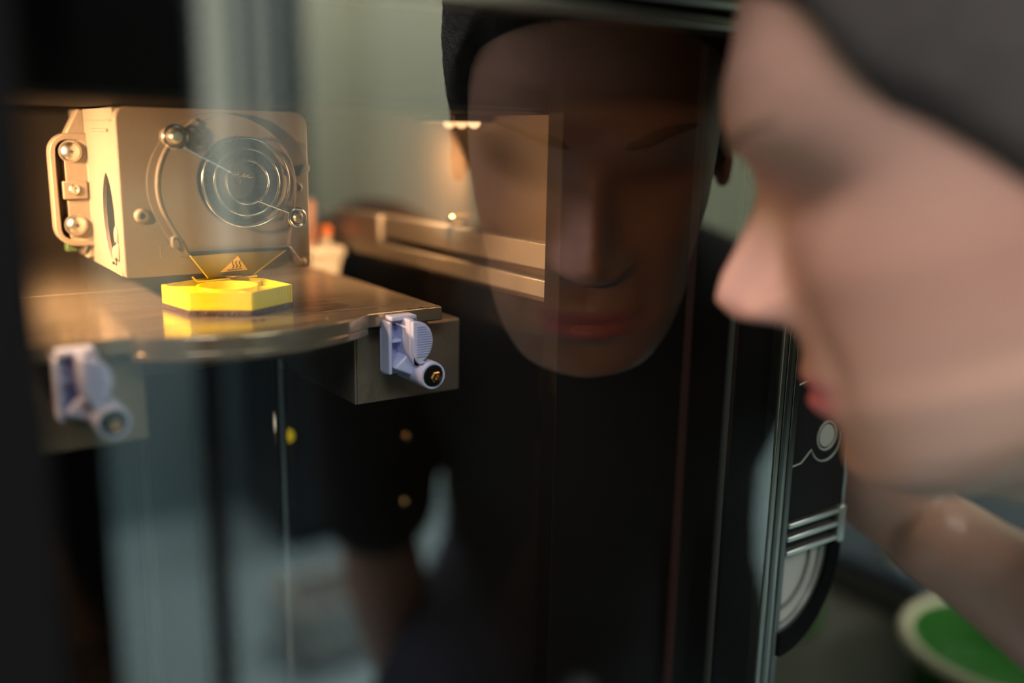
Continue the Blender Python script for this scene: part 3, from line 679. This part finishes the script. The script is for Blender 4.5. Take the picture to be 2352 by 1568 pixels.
HO = TIP - HS*(.0867*HU + .0317*HF)
hw = lambda f, l, u: HO + HS*(f*HF + l*HL + u*HU)
LAT = np.array([.714, .70, 0.0])                   # towards his right side

U_ = [-.004, .000, .010, .020, .030, .040, .050, .060, .070, .085, .100, .115, .123, .135, .148, .160, .173, .186, .200, .212, .222, .2275, .2290]
FR = [-.022, -.010, .002, .0025, .0045, .0065, .0070, .0065, .0060, .0040, .0005, -.0015, .0005, .0050, .0080, .0040, -.0040, -.0105, -.0240, -.0420, -.0650, -.0850, -.0950]
BK = [-.045, -.055, -.070, -.085, -.097, -.106, -.116, -.130, -.142, -.158, -.172, -.181, -.184, -.187, -.188, -.186, -.181, -.174, -.160, -.143, -.120, -.105, -.0960]
WD = [.016, .030, .042, .050, .0545, .0580, .0580, .0610, .0635, .0670, .0690, .0705, .0715, .0735, .0750, .0755, .0745, .0715, .0640, .0520, .0340, .0160, .0010]
CF = [-.030, -.032, -.038, -.046, -.054, -.060, -.066, -.072, -.076, -.080, -.084, -.088, -.090, -.092, -.094, -.095, -.095, -.095, -.095, -.095, -.095, -.0955, -.0955]
def tab(T, u):
    return np.interp(u, U_, T)
def smooth_tab(T):
    us = np.linspace(U_[0], U_[-1], 400); v = np.interp(us, U_, T); k = np.hanning(13); k /= k.sum()
    vp = np.convolve(np.pad(v, 6, 'edge'), k, 'valid'); return lambda u: np.interp(u, us, vp)
tFR, tBK, tWD, tCF = map(smooth_tab, (FR, BK, WD, CF))
def head_grid(nu=150, nv=170):
    ths = []
    for k in range(nu):                              # denser towards the face
        t = (k/nu)*2-1; ths.append(math.pi*t*(0.6+0.4*abs(t)))
    th = np.array(ths)
    us = U_[0] + (U_[-1]-U_[0])*(1-np.cos(np.linspace(0, math.pi, nv)))/2*.35 + (U_[-1]-U_[0])*np.linspace(0, 1, nv)*.65
    TH, UU = np.meshgrid(th, us)
    n_ = 2.25
    c, s_ = np.cos(TH), np.sin(TH)
    cc_ = np.sign(c)*np.abs(c)**(2/n_); ss = np.sign(s_)*np.abs(s_)**(2/n_)
    fr, bk, wd, cf = tFR(UU), tBK(UU), tWD(UU)*.945, tCF(UU)
    F_ = cf + np.where(c > 0, (fr-cf), (cf-bk))*cc_; L_ = wd*ss
    g = lambda l0, u0, sl, su: np.exp(-((np.abs(L_)-l0)/sl)**2 - ((UU-u0)/su)**2)
    front = (c > 0).astype(float)
    # nose
    hn = np.interp(UU, [.066, .0715, .077, .0867, .095, .110, .1215, .130], [0, .004, .021, .0285, .0255, .0130, .0035, 0])
    sg = np.interp(UU, [.066, .076, .0867, .095, .110, .125], [.016, .0125, .0105, .0090, .0075, .008])
    d = hn*np.exp(-(np.abs(L_)/sg)**2.4)
    d += .0085*g(.0135, .0790, .0062, .0068)                      # nostril wings
    d += -.0135*g(.032, .1150, .0150, .0090)                       # eye sockets
    d += .0090*g(.032, .1165, .0115, .0075)                        # lids
    d += .0035*g(.026, .1385, .0200, .0060)                        # brow ridge
    d += .0035*g(.045, .0900, .0160, .0140)                        # cheekbones
    d += .0035*g(.0, .0500, .0170, .0052) + .0048*g(.0, .0385, .0150, .0050)   # lips
    d += -.0042*g(.0, .0443, .0200, .0018) - .0020*g(.0, .0285, .0140, .0050)
    d += .0030*g(.0, .0120, .0130, .0090) - .0020*g(0, .0610, .0030, .0060)
    d += -.0025*g(.030, .0560, .0060, .0180)                       # nose-to-mouth fold
    F_ = F_ + d*front
    return F_, L_, UU
HFg, HLg, HUg = head_grid()
def grid_mesh(mb, F_, L_, UU):
    nv, nu = F_.shape
    rings = []
    for j in range(nv):
        rings.append([tuple(hw(F_[j, k], L_[j, k], UU[j, k])) for k in range(nu)])
    mb.loft(rings)

body = MB()
grid_mesh(body, HFg, HLg, HUg)
for s_ in (-1, 1):                                   # ears
    for k in range(1):
        base = hw(-.092, .067*s_, .108)
        ear = []
        for j in range(16):
            a = 2*math.pi*j/16; ear.append(hw(-.094+.014*math.cos(a)-.004*math.sin(a), .0733*s_, .108+.030*math.sin(a)))
        body.tube([tuple(p) for p in ear], .0035, 8, True)
        oval_loft(body, [(tuple(hw(-.092, .064*s_, .108)), tuple(HS*.011*HF), tuple(HS*.026*HU)), (tuple(hw(-.094, .0728*s_, .108)), tuple(HS*.012*HF), tuple(HS*.028*HU))], 20)
NB = np.array([.455, .030, 1.105]); SKB = hw(-.105, 0, .045)
add_limb(body, [tuple(NB - .03*f2), tuple((NB+SKB)/2), tuple(SKB), tuple(hw(-.10, 0, .09))], [.066, .057, .057, .055], 24)
add_limb(body, [tuple((NB+SKB)/2 - .01*zz), tuple(hw(-.055, 0, .022))], [.045, .036], 18)
HIP = np.array([.68, -.205, .705]); SHC = np.array([.475, .010, 1.095]); TF = np.array([-.70, .714, 0.0])
def spine(t): return (1-t)*HIP + t*SHC + math.sin(math.pi*t)*np.array([0, 0, .035])
UPD = np.array([.56, -.57, .60])
def torso(mb, grow, t0=0.0, t1=1.0):
    secs = []
    for t, a, b in ((0, .165, .110), (.2, .160, .108), (.4, .152, .100), (.6, .165, .110), (.8, .172, .108), (.93, .155, .088), (1.02, .100, .070), (1.06, .062, .055)):
        if t0 <= t <= t1: secs.append((tuple(spine(t)), tuple(LAT*(a+grow)), tuple(UPD*(b+grow))))
    oval_loft(mb, secs, 36)
torso(body, 0)
SHR = np.array([.600, .134, 1.080]); SHL = np.array([.348, -.114, 1.080])
ELR = np.array([.690, .215, .845]); WRR = np.array([.4865, .272, .981])
ELL = np.array([.405, -.235, .805]); WRL = np.array([.455, -.262, .565])
def arm(mb, sh, el, wr, grow=0.0, upto=None):
    if upto is None:
        m1 = sh*.5+el*.5; m2 = el*.7+wr*.3
        add_limb(mb, [tuple(sh), tuple(m1), tuple(el), tuple(m2), tuple(wr)], [.056, .046, .040, .043, .0275], 20)
    else:
        e = sh*(1-upto)+el*upto; add_limb(mb, [tuple(sh), tuple((sh+e)/2), tuple(e)], [.056+grow, .050+grow, .047+grow], 22)
arm(body, SHR, ELR, WRR); arm(body, SHL, ELL, WRL)
def hand(mb, wr, kn, wide, thin, fingers, thumb):
    # palm from wrist to knuckles, then five separate fingers as bent chains
    wr, kn, wide, thin = map(np.array, (wr, kn, wide, thin))
    secs = []
    for t, a, b in ((-.12, .026, .020), (.15, .029, .0185), (.5, .038, .0165), (.85, .041, .0150), (1.02, .038, .0115)):
        secs.append((tuple(wr*(1-t)+kn*t), tuple(wide*a), tuple(thin*b)))
    oval_loft(mb, secs, 24)
    for pth_, r0 in fingers: add_limb(mb, pth_, [r0*1.05, r0, r0*.95, r0*.82][:len(pth_)], 12)
    add_limb(mb, thumb, [.0135, .0115, .0100, .0085][:len(thumb)], 12)
# right hand: holds the side edge of the fascia, fingers round the back, thumb up the front edge
KN = np.array([.4530, .326, 1.050]); wide = np.array([.25, -.25, .935]); thin = np.array([.90, .40, -.12])
fing = []
for k, (ln, r0) in enumerate(((.036, .0082), (.041, .0086), (.038, .0084), (.030, .0074))):
    off = .030 - .020*k
    b0 = KN + wide*off + np.array([0, -.012, 0])
    b1 = np.array([.4480, .340+.002*k, b0[2]+.002]); b2 = b1 + np.array([-.014, .018, .002]); b3 = b2 + np.array([-(ln-.022), .002, 0])
    fing.append(([tuple(b0), tuple(b1), tuple(b2), tuple(b3)], r0))
hand(body, WRR, KN, wide, thin, fing, [tuple(WRR*.6+KN*.4+np.array([-.004, -.008, .018])), (.4620, .2830, 1.052), (.4490, .2750, 1.078), (.4390, .2790, 1.100)])
# left hand: resting on the thigh
wl = np.array([.714, .70, .0]); wl = wl/np.linalg.norm(wl); tl = np.array([-.70, .714, .05]); tl = tl/np.linalg.norm(tl)
KNL = np.array([.462, -.258, .480]); fl_ = []
for k, (ln, r0) in enumerate(((.060, .0082), (.068, .0086), (.063, .0084), (.050, .0074))):
    off = -.030 + .020*k; b0 = KNL + wl*off; dd = np.array([.02, .05, -.99])
    fl_.append(([tuple(b0 - dd*.012), tuple(b0+dd*ln*.45+tl*.003), tuple(b0+dd*ln*.8), tuple(b0+dd*ln*1.1-tl*.006)], r0))
hand(body, WRL, KNL, wl, tl, fl_, [tuple(WRL*.6+KNL*.4-wl*.018), tuple(KNL-wl*.050+np.array([0, 0, .030])), tuple(KNL-wl*.062+np.array([0, 0, -.002]))])
LEGS = []
for sgn_, kn_, an in ((-1, (.300, -.018, .600), (.370, -.070, .095)), (1, (.500, .178, .600), (.570, .120, .095))):
    hp_ = HIP + LAT*.085*sgn_ - .01*zz; LEGS.append((hp_, np.array(kn_), np.array(an)))
    add_limb(body, [tuple(hp_), tuple(hp_*.5+np.array(kn_)*.5), kn_, tuple(np.array(kn_)*.6+np.array(an)*.4), an], [.090, .078, .055, .056, .036], 22)

def remeshed(mb, name, m, parent, vox, tint=False, sm=2):
    origin = parent['_o'] if parent is not None else tuple(np.mean(np.array(mb.v), axis=0))
    t = mb.build('raw', None, None, (0, 0, 0), smooth=False)
    rm = t.modifiers.new('remesh', 'REMESH'); rm.mode = 'VOXEL'; rm.voxel_size = vox; rm.use_smooth_shade = True
    if sm:
        s_ = t.modifiers.new('smooth', 'SMOOTH'); s_.factor = .5; s_.iterations = sm
    dg = bpy.context.evaluated_depsgraph_get(); ev = t.evaluated_get(dg)
    me = bpy.data.meshes.new_from_object(ev, depsgraph=dg); me.name = name
    bpy.data.objects.remove(t, do_unlink=True)
    n = len(me.vertices); co = np.empty(n*3, np.float32); me.vertices.foreach_get('co', co); co = co.reshape(-1, 3)
    if tint:
        dlt = (co-HO)/HS; f_, l_, u_ = dlt@HF, dlt@HL, dlt@HU
        c = np.tile(np.array([.56, .312, .247]), (n, 1))
        face = (f_ > -.20) & (f_ < .06) & (np.abs(l_) < .09) & (u_ > -.02) & (u_ < .24)
        def mixc(w, col):
            w = (w*face)[:, None]; c[:] = c*(1-w) + np.array(col)*w
        mixc(.6*np.exp(-((np.abs(l_)-.048)/.022)**2-((u_-.082)/.024)**2)*(f_ > -.08), (.60, .29, .22))
        mixc(.7*np.exp(-(l_/.020)**2-((u_-.088)/.022)**2)*(f_ > .004), (.66, .36, .33))
        mixc(.45*np.clip((.062-u_)/.03, 0, 1)*(f_ > -.10), (.42, .29, .225))  # stubble tone, also deepened for the weaker light low on the face
        lips = np.exp(-((u_-.0440)/.0075)**4-(l_/.0235)**4)*(f_ > -.004); mixc(np.clip(lips*1.2, 0, .9), (.62, .17, .22))
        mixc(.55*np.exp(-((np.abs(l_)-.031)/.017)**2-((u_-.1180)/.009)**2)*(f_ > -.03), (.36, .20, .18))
        arm_ = co[:, 2] < 1.06; w = (arm_ & ~face)[:, None]*.5; c[:] = c*(1-w)+np.array([.50, .29, .235])*w
        at = me.color_attributes.new('tint', 'FLOAT_COLOR', 'POINT')
        at.data.foreach_set('color', np.hstack([c, np.ones((n, 1))]).astype(np.float32).ravel())
    co2 = co - np.array(origin, np.float32); me.vertices.foreach_set('co', co2.ravel())
    me.polygons.foreach_set('use_smooth', [True]*len(me.polygons)); me.update()
    me.materials.clear(); me.materials.append(M[m])
    o = bpy.data.objects.new(name, me); COL.objects.link(o); o['_o'] = list(origin)
    if parent is not None: o.parent = parent
    else: o.location = origin
    return o
o = thing('stool', (.70, -.22, 0), 'low round black stool under the leaning man', 'stool')
MB().lathe((.70, -.22, .480), (0,0,1), [(.14,0),(.165,.008),(.170,.030),(.160,.045),(.10,.050),(.001,.050)], 40).build('seat', 'navy', o)
MB().cyl((.70, -.22, .06), (.70, -.22, .485), .025).build('column', 'alu_dark', o)
for k in range(5):
    a = R(72*k+20); MB().tube([(.70, -.22, .085), (.70+.15*math.cos(a), -.22+.15*math.sin(a), .06), (.70+.27*math.cos(a), -.22+.27*math.sin(a), .014)], [.022, .018, .013], 10).build('leg', 'alu_dark', o)
MAN = thing('person', (.62, -.16, 0), 'man in a black t-shirt leaning close to look through the glass door', 'person')
remeshed(body, 'body', 'skin', MAN, .0024, True, 2)
shirt = MB(); torso(shirt, .013, 0.0, 1.03); arm(shirt, SHR, ELR, WRR, .013, .62); arm(shirt, SHL, ELL, WRL, .013, .86)
add_limb(shirt, [tuple(NB-.05*f2-.01*zz), tuple(NB-.005*f2)], [.085, .072], 24)
remeshed(shirt, 'shirt', 'shirt', MAN, .005, False, 3)
jn = MB(); oval_loft(jn, [(tuple(spine(t)), tuple(LAT*a), tuple(UPD*b)) for t, a, b in ((-.16, .140, .100), (0, .182, .126), (.12, .180, .126), (.24, .168, .120))], 36)
for h_, k_, a_ in LEGS: add_limb(jn, [tuple(h_), tuple(h_*.5+k_*.5), tuple(k_), tuple(k_*.6+a_*.4), tuple(a_-.0*zz)], [.106, .092, .070, .066, .056], 24)
remeshed(jn, 'trousers', 'jeans', MAN, .006, False, 3)
for h_, k_, a_ in LEGS:
    sh = MB(); c0 = np.array([a_[0], a_[1], 0.0])
    oval_loft(sh, [(tuple(c0 + TF*t + zz*(h*.5+.001)), tuple(LAT*w), tuple(zz*h*.5)) for t, w, h in ((-.075, .015, .04), (-.06, .034, .085), (0, .038, .10), (.06, .042, .078), (.13, .045, .055), (.18, .036, .042), (.20, .014, .028))], 24)
    sh.build('shoe', 'shoe', MAN, angle=60)
# hair: a cropped cap that sinks under the skin below the hairline
hf = [-.24, -.150, -.135, -.120, -.106, -.096, -.085, -.078, -.067, -.055, -.042, -.036, -.030, -.014, -.004, .012, .05]
hu = [.035, .040, .050, .078, .104, .104, .088, .092, .106, .122, .1355, .148, .170, .188, .198, .24, .30]
hb = MB(); nv, nu = HFg.shape
dist = HUg - np.interp(HFg, hf, hu)
lift = np.clip(dist/.012, -1, 1)*.0055 + .0012 + .0012*rng.rand(nv, nu)*(dist > 0) + .010*np.clip(dist/.06, 0, 1)*np.clip((HUg-.17)/.05, 0, 1)
dF, dL, dU = HFg-(-.095), HLg, (HUg-.12)*.9
nn = np.sqrt(dF**2+dL**2+dU**2)+1e-6
grid_mesh(hb, HFg+dF/nn*lift, HLg+dL/nn*lift, HUg+dU/nn*lift)
hb.build('hair', 'hair', MAN, angle=180)
for s_ in (-1, 1):
    e = MB(); c_ = hw(-.0282, .031*s_, .1160); e.ellipsoid(tuple(c_), (.0108*HS,)*3, 20, 14); eo = e.build('eye', 'eye', MAN, angle=180)
    gz = (HF*.85 - HU*.35); gz /= np.linalg.norm(gz)
    MB().lathe(tuple(c_+gz*.0098), tuple(gz), [(.0052,0),(.0046,.0011),(.0020,.0016),(.0003,.0017)], 20).build('iris', 'iris', MAN)
    br = MB(); pts_ = []
    for k in range(9):
        t = k/8; l_ = (.012+.036*t)*s_; u_ = .1365+.006*math.sin(math.pi*t*.8); 
        j = int(np.argmin(np.abs(HUg[:, 0]-u_))); kk = int(np.argmin(np.where(HFg[j] > -.08, np.abs(HLg[j]-l_), 9)))
        pts_.append(tuple(hw(HFg[j, kk]-.0022, HLg[j, kk], u_)))
    br.tube(pts_, [.0020, .0032, .0038, .0038, .0036, .0032, .0027, .0021, .0012], 8); br.build('eyebrow', 'brow', MAN, angle=180)
